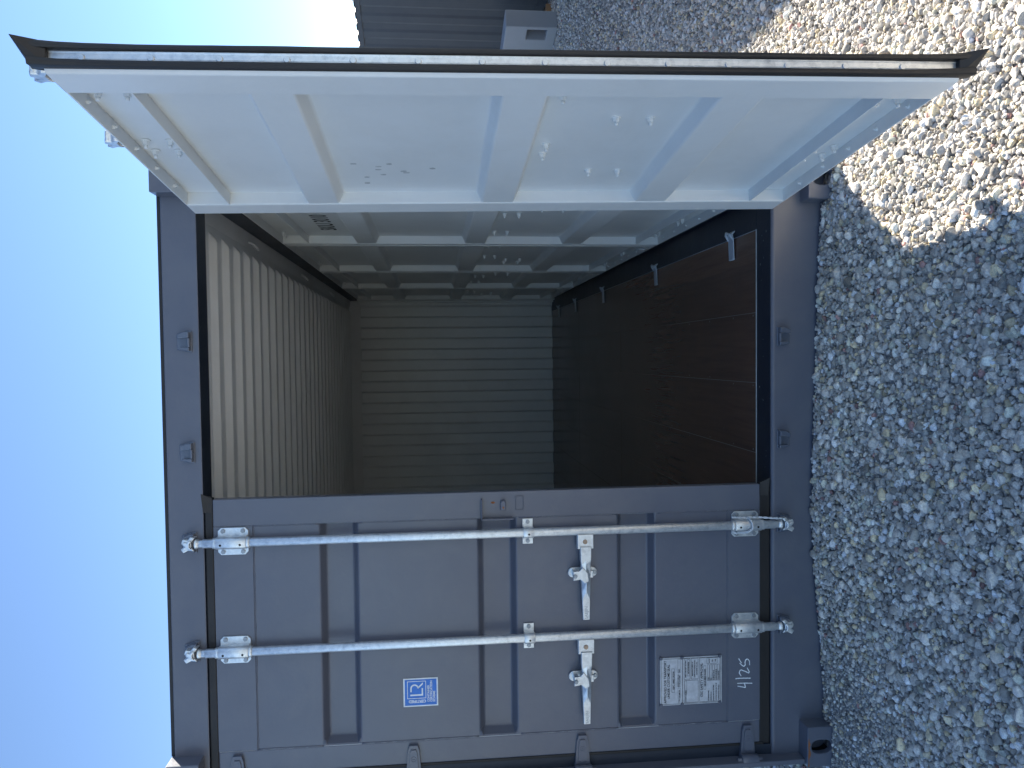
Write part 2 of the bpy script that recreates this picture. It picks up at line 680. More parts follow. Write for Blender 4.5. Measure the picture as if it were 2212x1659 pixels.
# rear wall: vertical corrugation
rows = [[], []]
x = -1.70
st = 0
pts = []
x = .52
pts.append((.60, 5.845))
while x > -1.72:
    pts += [(x, 5.845), (x - .018, 5.885), (x - .1225, 5.885), (x - .1405, 5.845)]
    x -= .245
pts.append((-1.75, 5.845))
rows = [[(p[0], p[1], z) for p in pts] for z in (S - .02, 2.45)]
part(MB().grid(rows), 'rear_wall', 'inner', .004, keep_n=True)
rows = [[(p[0], p[1] + .06, z) for p in pts] for z in (.05, 2.55)]
part(MB().grid(rows), 'rear_wall_outer_skin', 'grey', keep_n=True)
# narrow lining with slots at the right rear corner
part(MB().box(.566, .66, 5.664, 5.935, S, 2.468), 'rear_corner_lining', 'inner', .003)
part(MB().box(.548, .5655, 5.76, 5.843, S, 2.46), 'rear_corner_bead', 'inner', .003)
# left wall
pts = []
y = .10
while y < 5.80:
    pts += [(-1.70, y), (-1.70, y + .07), (-1.735, y + .14), (-1.735, y + .21)]
    y += .28
pts.append((-1.70, 5.86))
part(MB().grid([[(p[0], p[1], z) for p in pts] for z in (S - .02, 2.58)]), 'left_wall', 'inner', .004, keep_n=True)
part(MB().grid([[(p[0] - .02, p[1], z) for p in pts] for z in (.05, 2.60)]), 'left_wall_outer_skin', 'grey', keep_n=True)

# plank floor: boards 0.30 wide with screws at every cross member
xs = [.444, .095, -.204, -.504, -.804, -1.104, -1.404, -1.63]
ys = [.150, 2.55, 4.20, 5.84]
g = .0009
for a, b in zip(xs, xs[1:]):
    for c, d in zip(ys, ys[1:]):
        part(MB().box(b + g, a - g, c + g, d - g, S - .028, S + random.uniform(-.0004, .0004)), 'floor_board', 'ply')
part(MB().box(-1.63, .444, .15, 5.84, S - .036, S - .029), 'floor_base', 'bead')
part(MB().box(-1.70, .447, .1455, .1495, S - .02, S + .0012), 'sealant_bead', 'bead')
part(MB().box(.4445, .4468, .1497, 5.84, S - .02, S + .0009), 'sealant_bead', 'strap')
for xx in xs[1:5]:
    part(MB().box(xx - .0011, xx + .0011, .151, 5.83, S + .0003, S + .0007), 'floor_seam', 'seam')
for yy in ys[1:3]:
    part(MB().box(-1.62, .443, yy - .0014, yy + .0014, S + .0003, S + .0008), 'floor_seam', 'seam')
# screw heads
sm = MB().tube((0, 0, 0), (0, 0, .0006), .0040, .0036, 8).build('floor_screw', 'seam', cont)
scr = sm.data
C.objects.unlink(sm)
bpy.data.objects.remove(sm)
for xx in xs[1:5]:
    for yy in (.178, .398, .701, 1.008, 1.32, 1.62, 1.93, 2.24):
        o = link('floor_screw', scr, cont)
        o.location = (xx + random.choice((-.012, .012)), yy, S + .0004)
        o.scale = (random.uniform(.7, 1.1), random.uniform(.7, 1.1), 1)

# lashing straps along the right edge of the floor
for yy in (.40, 1.61, 3.09, 4.31, 5.3):
    mb = MB()
    pts = [(.352, S + .004), (.44, S + .007), (.462, S + .012), (.473, S + .002)]
    top = [(.352, S + .009), (.437, S + .013), (.466, S + .020), (.480, S + .002)]
    poly = pts + top[::-1]
    mb.prism(poly, 'y', yy - .028, yy + .030)
    mb.tube((.352, yy - .022, S + .006), (.352, yy + .026, S + .006), .006, seg=8)
    mb.path([(.440, yy - .026, S + .010), (.462, yy - .022, S + .026), (.470, yy, S + .034), (.462, yy + .022, S + .026), (.440, yy + .028, S + .010)], .0065, 8)
    part(mb, 'lashing_strap', 'strap', .004)
for yy in (1.16, 2.75, 4.2, 5.3):
    mb = MB().path([(.53, yy - .045, 2.566), (.52, yy - .03, 2.545), (.505, yy - .01, 2.530), (.50, yy + .02, 2.532), (.515, yy + .04, 2.55), (.53, yy + .05, 2.566)], .006, 8)
    part(mb, 'lashing_ring', 'ceil')


# ------------------------------------------------------------------ door leaves
T = .050
RIBS = [(2.065 - ZL, 1.922 - ZL), (1.452 - ZL, 1.302 - ZL), (.889 - ZL, .738 - ZL)]
RAIL_T, RAIL_B = 2.318 - ZL, .430 - ZL


def rib_profile(off, depth=.041, slope=.018):
    p = [(RAIL_B - .012, off)]
    for zt, zb in RIBS[::-1]:
        p += [(zb, off), (zb + slope, off + depth), (zt - slope, off + depth), (zt, off)]
    p.append((RAIL_T + .012, off))
    return p


def make_leaf(name, W, hs, fs, flip, parent, bolt_spots=(), flange_bolts=()):
    """leaf in local space: x 0 hinge .. W free edge, y 0 outside .. T inside, z 0..H. Panel is the part, the rest its sub-parts."""
    prof_o = rib_profile(.003)
    prof_i = rib_profile(.006)
    sl = .022
    mb = MB()
    rows = []
    for x, fac in ((hs - .004, 0), (hs + .003, 0), (hs + .003 + sl, 1), (W - fs + .012, 1)):
        rows.append([(x, .003 + (p[1] - .003) * fac, p[0]) for p in prof_o])
    mb.grid(rows)
    door = mb.build(name, 'grey', parent, .006, flip=flip, keep_n=True, seg=3)
    mb = MB()
    rows = [[(x, p[1], p[0]) for p in prof_i] for x in (hs - .004, W - fs + .012)]
    mb.grid(rows)
    mb.build('inner_lining', 'inner', door, .006, flip=flip, keep_n=True, seg=3)

    def two(c, n_):
        return 1 if (c.y > .0055 and .002 < c.x < W - .0005 and .001 < c.z < H - .001) else 0
    MB().box(0, hs, 0, T, 0, H).build('hinge_stile', ['grey', 'inner'], door, .005, two, flip)
    mb = MB().prism([(W - fs, 0), (W, 0), (W, T - .008), (W - .008, T), (W - fs, T)], 'z', 0, H)
    mb.build('free_stile', ['grey', 'inner'], door, .003, two, flip)
    mb = MB()
    mb.box(hs + .0005, W - fs - .0005, 0, .005, RAIL_T, H - .0005)
    mb.box(hs + .0005, W - fs - .0005, .0052, T - .001, H - .006, H - .0008)
    mb.box(hs + .0005, W - fs - .0005, .0052, T - .001, RAIL_T - .004, RAIL_T + .001)
    mb.build('top_rail', ['grey', 'inner'], door, .001, lambda c, n_: 1 if c.y > .004 and c.z < H - .001 else 0, flip)
    mb = MB()
    mb.box(hs + .0005, W - fs - .0005, 0, .005, .0005, RAIL_B)
    mb.box(hs + .0005, W - fs - .0005, .0052, T - .001, .0008, .006)
    mb.box(hs + .0005, W - fs - .0005, .0052, T - .001, RAIL_B - .001, RAIL_B + .004)
    mb.build('bottom_rail', ['grey', 'inner'], door, .001, lambda c, n_: 1 if c.y > .004 else 0, flip)
    # weld beads along the frame, thin raised lines
    mb = MB()
    for z in (RAIL_T - .003, RAIL_B + .003):
        pts = [(hs + (W - fs - hs) * i / 60, .0025 + random.uniform(-.0008, .0008), z + random.uniform(-.0012, .0012)) for i in range(61)]
        mb.path(pts, .0026, 6)
    for x in (hs + .001, W - fs - .001):
        pts = [(x + random.uniform(-.0012, .0012), .0025 + random.uniform(-.0008, .0008), RAIL_B + (RAIL_T - RAIL_B) * i / 90) for i in range(91)]
        lo = []
        for p in pts:
            inside = any(zb + .002 < p[2] < zt - .002 for zt, zb in RIBS)
            if inside:
                if len(lo) > 1:
                    mb.path(lo, .0026, 6)
                lo = []
            else:
                lo.append(p)
        if len(lo) > 1:
            mb.path(lo, .0026, 6)
    mb.build('weld_bead', 'grey', door, 0, None, flip)
    sgn = -1 if flip else 1
    if bolt_spots:
        bm_ = bolt_mesh()
        for (s_, z_) in bolt_spots:
            o = link('bolt', bm_, door)
            o.location = (s_ * sgn, .006, z_ - ZL)
            o.rotation_euler = (0, random.uniform(0, 1), 0)
    if flange_bolts:
        bm_ = bolt_mesh(True)
        for (s_, z_, up) in flange_bolts:
            o = link('flange_bolt', bm_, door)
            o.location = (s_ * sgn, .028, z_)
            o.rotation_euler = (math.radians(90 if up else -90), 0, 0)
    return door


_bm = {}


def bolt_mesh(small=False):
    if small not in _bm:
        mb = MB()
        if small:
            mb.tube((0, 0, 0), (0, .006, 0), .006, .005, 8, smooth=False)
            mb.tube((0, .006, 0), (0, .012, 0), .0035, .003, 8)
        else:
            mb.tube((0, 0, 0), (0, .003, 0), .0135, .013, 14)
            mb.tube((0, .003, 0), (0, .014, 0), .0098, .0092, 6, smooth=False)
            mb.tube((0, .014, 0), (0, .024, 0), .0058, .005, 10)
        o = mb.build('bolt', 'inner')
        _bm[small] = o.data
        bpy.data.objects.remove(o)
    return _bm[small]


W = 1.075
HS, FS = .094, .105


# hardware is made in leaf space too
def lock_rod(door, s, flip, z_lo=.215, z_hi=2.525):
    """tube with cams at both ends, brackets, for a rod at leaf position s; z in world heights"""
    Y = -.032
    mb = MB()
    mb.tube((s, Y, z_lo + .03 - ZL), (s, Y, z_hi - .03 - ZL), .0172, seg=20)
    for zc, d in ((z_hi, 1), (z_lo, -1)):
        z0 = zc - ZL
        mb.tube((s, Y, z0 - d * .060), (s, Y, z0 - d * .012), .0145, .0145, 16)
        mb.tube((s, Y, z0 - d * .020), (s, Y, z0 - d * .002), .0145, .019, 16)
        # forged cam: claw with two horns and a neck
        claw = [(-.024, -.004), (-.010, .006), (.010, .006), (.026, -.006), (.030, .010), (.018, .020), (.022, .038), (.006, .044), (-.006, .030), (-.016, .046), (-.030, .036), (-.021, .018)]
        mb.prism([(s + a, z0 + d * b) for a, b in claw], 'y', Y - .017, Y + .020)
        mb.tube((s - .022, Y - .012, z0 + d * .030), (s + .020, Y + .014, z0 + d * .034), .009, .007, 10)
        mb.prism([(s + a * .6, z0 + d * (b * .7 + .006)) for a, b in claw], 'y', Y - .028, Y - .016)
    rod = mb.build('lock_rod', 'galv', door, .003, None, flip)
    for zc in (2.389, .361):
        z0 = zc - ZL
        d = 1 if zc > 1 else -1
        mb = MB()
        # base plate with rounded corners
        w, h, c = .052, .0565, .012
        pl = [(-w + c, -h), (w - c, -h), (w, -h + c), (w, h - c), (w - c, h), (-w + c, h), (-w, h - c), (-w, -h + c)]
        mb.prism([(s + a, z0 + b) for a, b in pl], 'y', -.007, -.001)
        # saddle sleeve
        mb.tube((s, Y, z0 - .056), (s, Y, z0 + .056), .0235, seg=20)
        mb.box(s - .0235, s + .0235, Y, -.004, z0 - .054, z0 + .054)
        mb.tube((s, Y, z0 + .056), (s, Y, z0 + .068), .0215, .0205, 20)
        mb.tube((s, Y, z0 - .068), (s, Y, z0 - .056), .0205, .0215, 20)
        for a in (-.040, .040):
            for b in (-.037, .037):
                mb.hexbolt((s + a, -.007, z0 + b), (0, -1, 0), .0088, .006, 1)
        for b in (-.036, .036):
            mb.tube((s - .004, Y - .0226, z0 + b), (s - .004, Y - .0243, z0 + b), .0045, .0045, 10, 2)
        mb.build('rod_bracket', ['galv', 'bolt', 'hole'], door, .002, None, flip)
    # mid saddle
    z0 = 1.255 - ZL
    mb = MB()
    mb.box(s - .050, s + .050, -.006, -.001, z0 - .0205, z0 + .0205)
    mb.tube((s, Y, z0 - .0205), (s, Y, z0 + .0205), .0215, seg=20)
    mb.box(s - .0215, s + .0215, Y, -.004, z0 - .020, z0 + .020)
    for a in (-.038, .038):
        mb.hexbolt((s + a, -.006, z0), (0, -1, 0), .0085, .006, 1)
    mb.tube((s - .003, Y - .021, z0), (s - .003, Y - .0225, z0), .0042, .0042, 10, 2)
    mb.build('rod_saddle', ['galv', 'bolt', 'hole'], door, .003, None, flip)
    # handle with hub, towards the hinge
    zc = 1.033 - ZL
    mb = MB()
    mb.box(s - .068, s - .012, Y - .020, Y + .016, zc - .034, zc + .030)
    mb.box(s - .012, s + .004, Y - .014, Y + .014, zc - .030, zc + .026)
    secs = [(-.060, .022, .016, 0), (-.115, .021, .014, 0), (-.130, .019, .012, .2), (-.170, .019, .013, .75), (-.205, .018, .013, .9), (-.240, .017, .012, .5), (-.268, .016, .009, 0), (-.352, .0135, .008, 0)]
    rows = []
    for dx, hz, hy, tw in secs:
        ring = []
        base = [(-hz, -hy), (0, -hy * (1 + 1.0 * tw)), (hz, -hy), (hz, hy), (-hz, hy)]
        for a, b in base:
            ring.append((s + dx, Y - .010 + b + .006 * tw, zc + a - .002 + dx * .004))
        rows.append(ring + [ring[0]])
    mb.grid(rows)
    V = [mb.bm.verts.new(p) for p in rows[-1][:-1]]
    mb.bm.faces.new(V)
    bmesh.ops.remove_doubles(mb.bm, verts=mb.bm.verts[:], dist=1e-5)
    h = mb.build('handle', ['galv'], door, .002, None, flip)
    MB().tube((s - .040, Y - .020, zc), (s - .040, Y - .024, zc), .0095, .0085, 14).build('handle_rivet', 'copper', door, 0, None, flip)
    put_text('handle_lettering', 'SAEJIN', .017, 'bolt', Matrix.Scale(-1 if flip else 1, 4, (1, 0, 0)) @ front_mtx(s - .349, Y - .0189, zc - .009), door, sx=1.05) if not flip else None
    # catch: upright plate with rounded ends, hook and flap
    sc = s - .172
    mb = MB()
    pl = []
    for i in range(9):
        t = math.pi * i / 8
        pl.append((sc + .020 * math.cos(t), zc + .042 + .020 * math.sin(t)))
    for i in range(9):
        t = math.pi + math.pi * i / 8
        pl.append((sc + .020 * math.cos(t), zc - .036 + .020 * math.sin(t)))
    mb.prism(pl, 'y', -.010, -.001)
    mb.box(sc - .015, sc + .012, -.040, -.008, zc - .034, zc - .016)
    mb.prism([(sc - .018, zc + .050), (sc + .018, zc + .050), (sc + .020, zc + .026), (sc + .034, zc + .012), (sc + .010, zc - .008), (sc - .022, zc - .012), (sc - .030, zc + .004), (sc - .014, zc + .022)], 'y', -.066, -.055)
    mb.box(sc - .014, sc + .014, -.058, -.009, zc + .030, zc + .046)
    mb.hexbolt((sc, -.066, zc + .043), (0, -1, 0), .009, .006, 1)
    mb.hexbolt((sc, -.010, zc - .045), (0, -1, 0), .009, .006, 1)
    mb.build('handle_catch', ['galv', 'bolt'], door, .002, None, flip)
    return rod


def gasket(door, flip):
    """rubber lips round the leaf; double lip with a steel strip on the free edge"""
    mb = MB()
    # top, bottom and hinge edge
    if flip:
        mb.box(-.004, W + .004, .002, .014, H + .0005, H + .016)
        mb.box(-.004, W + .004, .002, .014, -.020, -.0005)
    else:
        mb.box(-.010, W + .006, .003, .022, H + .0005, H + .0315)
        mb.box(-.010, W + .004, .023, .034, H + .004, H + .026)
        mb.box(-.010, W + .006, .006, .022, -.046, -.0005)
        mb.box(-.010, W + .004, .023, .034, -.040, -.004)
        mb.box(-.052, -.001, .012, .028, -.03, H + .02)
        mb.box(-.040, -.001, .029, .038, -.03, H + .02)
        mb.box(-.026, -.001, .003, .012, -.02, H + .01)
    mb.build('edge_gasket', 'rubber', door, .004, None, flip)
    mb = MB()
    # inner lip, outer lip (slightly wavy)
    def lip(y0, y1, x1, amp, seed):
        r = random.Random(seed)
        rows = []
        n_ = 40
        for i in range(n_ + 1):
            z = -.02 + (H + .04) * i / n_
            e = amp * (math.sin(i * .9 + seed) * .5 + r.uniform(-.5, .5))
            fl = .018 * (math.exp(-i / 1.2) + math.exp(-(n_ - i) / 1.2))
            xx = x1 + e + fl
            rows.append([(W - .002, y1, z), (W + .004, y1 + .002, z), (xx - .003, y1 + fl * .3, z), (xx, (y0 + y1) / 2 + .003, z), (xx - .003, y0, z), (W - .002, y0, z), (W - .002, y1, z)])
        mb.grid(rows, smooth=True)
        for rr in (rows[0], rows[-1]):
            mb.bm.faces.new([mb.bm.verts.new(p) for p in rr[:-1]])
    if flip:
        lip(.0285, .0415, W + .017, .0012, 1)
        lip(-.010, .0025, W + .016, .0012, 5)
        mb.box(W, W + .003, .0, .030, -.010, H + .010)
    # flared corner mouldings
    for z, d in ((H, 1), (0, -1)):
        if not flip:
            mb = MB()
        if flip:
            a = [(W - .03, .036, z - d * .012), (W + .018, .042, z - d * .014), (W + .022, -.010, z - d * .014), (W - .03, -.004, z - d * .012)]
            b = [(W - .02, .034, z + d * .034), (W + .030, .026, z + d * .026), (W + .048, -.012, z + d * .050), (W - .02, 0, z + d * .040)]
        else:
            a = [(W - .05, .030, z + d * .001), (W + .004, .030, z + d * .001), (W + .006, .004, z + d * .001), (W - .05, .002, z + d * .001)]
            b = [(W - .05, .030, z + d * .032), (W + .012, .030, z + d * .030), (W + .026, -.004, z + d * .043), (W - .05, -.002, z + d * .036)]
        A = [mb.bm.verts.new(p) for p in a]
        B = [mb.bm.verts.new(p) for p in b]
        mb.bm.faces.new(A)
        mb.bm.faces.new(B)
        for i in range(4):
            mb.bm.faces.new([A[i], A[(i + 1) % 4], B[(i + 1) % 4], B[i]])
        if not flip:
            mb.build('corner_gasket', 'rubber', door, .002)
    if not flip:
        return
    mb.build('free_edge_gasket', 'rubber', door, .002, None, flip)
    mb = MB()
    rows = []
    for z in (.012, H - .012):
        rows.append([(W + .0035, .0030, z), (W + .0085, .0050, z), (W + .0085, .0070, z), (W + .0065, .0095, z), (W + .0062, .0215, z), (W + .0080, .0255, z), (W + .0035, .0285, z)])
    mb.grid(rows)
    mb.build('gasket_strip', 'galv', door, 0, None, flip)
    rm = MB().tube((0, 0, 0), (.0035, 0, 0), .0085, .0065, 12).build('rivet', 'galv', None, 0, None, flip)
    rd = rm.data
    bpy.data.objects.remove(rm)
    z = 2.381 - ZL
    while z > 0.03:
        o = link('strip_rivet', rd, door)
        o.location = ((W + .0063) * (-1 if flip else 1), .0195, z)
        z -= .1485


def hinges(door, flip):
    for zc in (2.392, 1.718, 1.043, .353):
        z0 = zc - ZL
        mb = MB()
        # blade on the leaf: tapered, thicker spine
        bl = [(.081, .016), (.060, .023), (-.030, .030), (-.046, .034), (-.078, .034), (-.078, -.034), (-.046, -.034), (-.030, -.030), (.060, -.023), (.081, -.016)]
        mb.prism([(a, z0 + b) for a, b in bl], 'y', -.016, -.0005)
        bl2 = [(.066, .010), (.052, .015), (-.020, .019), (-.020, -.019), (.052, -.015), (.066, -.010)]
        mb.prism([(a, z0 + b) for a, b in bl2], 'y', -.021, -.015)
        # knuckle and pin
        mb.tube((-.052, -.034, z0 - .034), (-.052, -.034, z0 + .034), .021, seg=16)
        mb.tube((-.052, -.034, z0 - .052), (-.052, -.034, z0 + .052), .010, seg=12)
        # embossed ring
        for i in range(16):
            t0, t1 = 2 * math.pi * i / 16, 2 * math.pi * (i + 1) / 16
            mb.path([(.030 + .010 * math.cos(t0), -.021, z0 + .010 * math.sin(t0)), (.030 + .010 * math.cos(t1), -.021, z0 + .010 * math.sin(t1))], .0013, 5)
        mb.box(.028, .030, -.0222, -.0205, z0 - .006, z0 + .006)
        mb.tube((-.014, -.016, z0), (-.014, -.019, z0), .017, .012, 20)
        mb.build('hinge', 'grey', door, .003, None, flip)


# --- closed left leaf
door_c = make_leaf('door', W, HS, FS, False, cont)
door_c.location = (-1.689, .002, ZL)
tag(door_c, 'closed dark grey door leaf with two lock rods')
gasket(door_c, False)
hinges(door_c, False)
RODS = (-.774 + 1.689, -1.194 + 1.689)
for s in RODS:
    lock_rod(door_c, s, False)
xo = 1.689
# L-shaped lip, lug and recess on the free stile
mb = MB()
mb.box(-.722 + xo, -.640 + xo, -.030, -.0005, 1.4345 - ZL, 1.4405 - ZL)
mb.box(-.722 + xo, -.716 + xo, -.030, -.0005, 1.312 - ZL, 1.4345 - ZL)
mb.build('padlock_guard', 'grey', door_c, .003)
mb = MB()
pl = [(-.020, -.011), (.010, -.011), (.018, -.006), (.018, .006), (.010, .011), (-.020, .011)]
mb.prism([(-.665 + xo + a, 1.352 - ZL + b) for a, b in pl], 'y', -.022, -.0005)
mb.build('padlock_lug', 'grey', door_c, .004)
MB().tube((-.674 + xo, -.022, 1.352 - ZL), (-.674 + xo, -.0228, 1.352 - ZL), .004, .004, 10).build('lug_hole', 'rust', door_c)
mb = MB()
for z in (1.3005, 1.2705):
    mb.box(-.688 + xo, -.634 + xo, -.0035, .0, z - .0015 - ZL, z + .0015 - ZL)
for x in (-.688, -.634):
    mb.box(x - .0015 + xo, x + .0015 + xo, -.0035, .0, 1.272 - ZL, 1.299 - ZL)
mb.build('weld_patch', 'grey', door_c, .001)
mb = MB().prism([(-.656 + xo, 1.4005 - ZL), (-.661 + xo, 1.395 - ZL), (-.661 + xo, 1.388 - ZL), (-.657 + xo, 1.382 - ZL), (-.653 + xo, 1.388 - ZL), (-.653 + xo, 1.396 - ZL)], 'y', -.0012, -.0003)
mb.build('rust_spot', 'rust', door_c)


# --- stickers, plates and writing on the closed leaf (leaf space)
def lx(x):
    return x + xo


def lz(z):
    return z - ZL


mb = MB().box(lx(-1.4585), lx(-1.3455), .0002, .0026, lz(1.6185), lz(1.7545))
st = mb.build('certification_sticker', 'white', door_c)
tag(st, 'blue square sticker with white border and lettering')
MB().box(lx(-1.4535), lx(-1.3505), -.0003, .0008, lz(1.6240), lz(1.7490)).build('sticker_field', 'blue', door_c)
YS = -.0008
mb = MB()
bx0, bx1, bz0, bz1 = lx(-1.4265), lx(-1.3565), lz(1.6655), lz(1.7395)
tline = .0022
mb.box(bx0, bx1, YS, YS + .0004, bz0, bz0 + tline)
mb.box(bx0, bx1, YS, YS + .0004, bz1 - tline, bz1)
mb.box(bx0, bx0 + tline, YS, YS + .0004, bz0 + tline, bz1 - tline)
mb.box(bx1 - tline, bx1, YS, YS + .0004, bz0 + tline, bz1 - tline)
# L and R with a shared stem
x0_, z0_ = bx0 + .011, bz0 + .012
mb.box(x0_, x0_ + .006, YS, YS + .0004, z0_, z0_ + .050)
mb.box(x0_ + .006, x0_ + .030, YS, YS + .0004, z0_, z0_ + .0055)
xr = x0_ + .020
arc = []
for i in range(13):
    t = math.pi / 2 - math.pi * i / 12
    arc.append((xr + .010 + .0165 * math.cos(t), z0_ + .0335 + .0165 * math.sin(t)))
inn = [(xr + .010 + (a - xr - .010) * .66, z0_ + .0335 + (b - z0_ - .0335) * .66) for a, b in arc]
for i in range(12):
    mb.prism([arc[i], arc[i + 1], inn[i + 1], inn[i]], 'y', YS, YS + .0004)
mb.box(xr - .004, xr + .010, YS, YS + .0004, z0_ + .0443, z0_ + .050)
mb.prism([(xr + .008, z0_ + .019), (xr + .014, z0_ + .021), (xr + .033, z0_), (xr + .026, z0_)], 'y', YS, YS + .0004)
mb.build('sticker_emblem', 'white', door_c)
put_text('sticker_lettering', 'CERTIFIED', .0155, 'white', front_mtx(lx(-1.4325), YS, lz(1.6660), math.pi / 2), door_c, sx=.95, bold=.0005)
for i, t_ in enumerate(('CONTAINER', 'CERTIFICATION', 'SCHEME')):
    put_text('sticker_lettering', t_, .0118, 'white', front_mtx(lx(-1.4420), YS, lz(1.6525 - .0112 * i)), door_c, sx=1.0, bold=.0003)

# approval plate
px0, px1, pz0, pz1 = lx(-1.512), lx(-1.3155), lz(.4580), lz(.7180)
pm = MB().box(px0, px1, -.0025, .002, pz0, pz1).build('approval_plate', 'plate', door_c, .0008)
tag(pm, 'riveted grey metal plate with printed approval text')
mb = MB()
YP = -.0033


def frame(x0, x1, z0, z1, t=.0011):
    mb.box(x0, x1, YP, YP + .0004, z0, z0 + t)
    mb.box(x0, x1, YP, YP + .0004, z1 - t, z1)
    mb.box(x0, x0 + t, YP, YP + .0004, z0 + t, z1 - t)
    mb.box(x1 - t, x1, YP, YP + .0004, z0 + t, z1 - t)


pw, ph = px1 - px0, pz1 - pz0


def fx(a):
    return px0 + pw * a


def fz(b):      # b measured from the top
    return pz1 - ph * b


frame(fx(.02), fx(.98), fz(.985), fz(.015))
for a0, a1, b0, b1 in ((.03, .97, .355, .362), ):
    mb.box(fx(a0), fx(a1), YP, YP + .0004, fz(b1), fz(b0))
frame(fx(.04), fx(.51), fz(.615), fz(.385), .0010)
frame(fx(.53), fx(.97), fz(.485), fz(.385), .0010)
frame(fx(.53), fx(.97), fz(.615), fz(.500), .0010)
frame(fx(.04), fx(.97), fz(.970), fz(.635), .0010)
frame(fx(.27), fx(.77), fz(.235), fz(.185), .0008)
frame(fx(.14), fx(.36), fz(.325), fz(.285), .0008)
frame(fx(.68), fx(.97), fz(.325), fz(.285), .0008)
frame(fx(.22), fx(.50), fz(.430), fz(.397), .0008)
frame(fx(.60), fx(.95), fz(.470), fz(.437), .0008)
frame(fx(.30), fx(.80), fz(.742), fz(.702), .0008)
for i in range(5):
    z_ = .762 + .041 * i
    frame(fx(.48), fx(.82), fz(z_ + .034), fz(z_), .0007)
frame(fx(.84), fx(.965), fz(.925), fz(.755), .0009)
mb.build('plate_ruling', 'ink', door_c)


def ptext(t_, a, b, size, align='LEFT', sx=.92):
    put_text('plate_lettering', t_, size, 'ink', front_mtx(fx(a), YP, fz(b)), door_c, align, sx, bold=.00018)


ptext('APPROVED FOR TRANSPORT', .5, .100, .0142, 'CENTER', .95)
ptext('UNDER CUSTOMS SEAL', .5, .155, .0142, 'CENTER', .95)
ptext('GB/C 188BZ LR2500', .52, .227, .0095, 'CENTER')
ptext('TYPE', .05, .315, .0068)
ptext('DFI-20MR-N01', .155, .318, .0066, sx=.8)
ptext("MANUFACTURER'S No.", .38, .298, .0064, sx=.8)
ptext('OF THE CONTAINER', .38, .324, .0064, sx=.8)
ptext('DFIC', .69, .318, .0072)
ptext("OWNER'S No.", .05, .422, .0068, sx=.85)
ptext('SKIU', .235, .423, .0075)
ptext('TIMBER COMPONENT TREATMENT', .75, .420, .0062, 'CENTER', .75)
ptext('IM/TAILEUM 400/2024', .775, .464, .0066, 'CENTER', .8)
ptext('MANUFACTURED BY', .75, .530, .0074, 'CENTER', .85)
ptext('DONG FANG INTERNATIONAL', .75, .566, .0066, 'CENTER', .78)
ptext('CONTAINER CO., LTD', .75, .600, .0066, 'CENTER', .8)
ptext('CSC SAFETY APPROVAL', .5, .688, .0140, 'CENTER', .95)
ptext('GB-LR 28847-02/2025', .55, .735, .0088, 'CENTER')
for i, (t_, v) in enumerate((('DATE MANUFACTURED', '1/2025'), ('IDENTIFICATION No.', 'DFIC'), ('MAXIMUM OPERATING GROSS MASS', '30 480 KG  67 200 LB'), ('ALLOWABLE STACKING LOAD FOR 1.8G', '216 000 KG 476 200 LB'), ('TRANSVERSE RACKING TEST FORCE', '150 000 NEWTON'))):
    z_ = .790 + .041 * i
    ptext(t_, .055, z_, .0064, sx=.62)
    ptext(v, .49, z_, .0066, sx=.68)
for i, t_ in enumerate(('ACEP', 'GB', '198')):
    ptext(t_, .90, .805 + .05 * i, .0082, 'CENTER')
rv = MB().tube((0, 0, 0), (0, -.0035, 0), .0075, .0055, 12).build('plate_rivet', 'grey')
rvd = rv.data
bpy.data.objects.remove(rv)
for a, b in ((.01, .015), (.99, .015), (.012, .355), (.988, .355), (.012, .965), (.988, .965)):
    o = link('plate_rivet', rvd, door_c)
    o.location = (fx(a), -.0025, fz(b))

# chalked 4/25
strokes = [
    [(-1.4483, .3898), (-1.4560, .3570), (-1.4367, .3610)],
    [(-1.4367, .3908), (-1.4372, .360), (-1.4395, .3286)],
    [(-1.4164, .3991), (-1.4160, .37), (-1.4178, .3358)],
    [(-1.4065, .3753), (-1.3940, .3835), (-1.3829, .3804), (-1.3812, .3742), (-1.3880, .358), (-1.3961, .3431), (-1.3911, .340), (-1.3744, .3493)],
    [(-1.3525, .3814), (-1.3610, .373), (-1.3676, .3638), (-1.3618, .3576), (-1.3500, .3585), (-1.3410, .3560), (-1.3368, .3500), (-1.3400, .3440), (-1.3475, .3395), (-1.3628, .3389)],
    [(-1.3518, .3742), (-1.3340, .3856)]]
mb = MB()
for stk in strokes:
    pts = []
    for (ax, az), (bx_, bz_) in zip(stk, stk[1:]):
        for i in range(6):
            t = i / 6
            pts.append((ax + (bx_ - ax) * t + random.uniform(-.0003, .0003), az + (bz_ - az) * t + random.uniform(-.0003, .0003)))
    pts.append(stk[-1])
    for p, q in zip(pts, pts[1:]):
        d = Vector((q[0] - p[0], q[1] - p[1]))
        if d.length < 1e-6:
            continue
        d.normalize()
        w1, w2 = random.uniform(.0013, .0021), random.uniform(.0013, .0021)
        nrm = Vector((-d.y, d.x))
        e = d * .0006
        mb.prism([(lx(p[0] - nrm.x * w1 - e.x), lz(p[1] - nrm.y * w1 - e.y)), (lx(q[0] - nrm.x * w2 + e.x), lz(q[1] - nrm.y * w2 + e.y)),
                  (lx(q[0] + nrm.x * w2 + e.x), lz(q[1] + nrm.y * w2 + e.y)), (lx(p[0] + nrm.x * w1 - e.x), lz(p[1] + nrm.y * w1 - e.y))], 'y', -.0009 - random.uniform(0, .0003), -.0004)
mb.build('chalk_numerals', 'chalk', door_c)

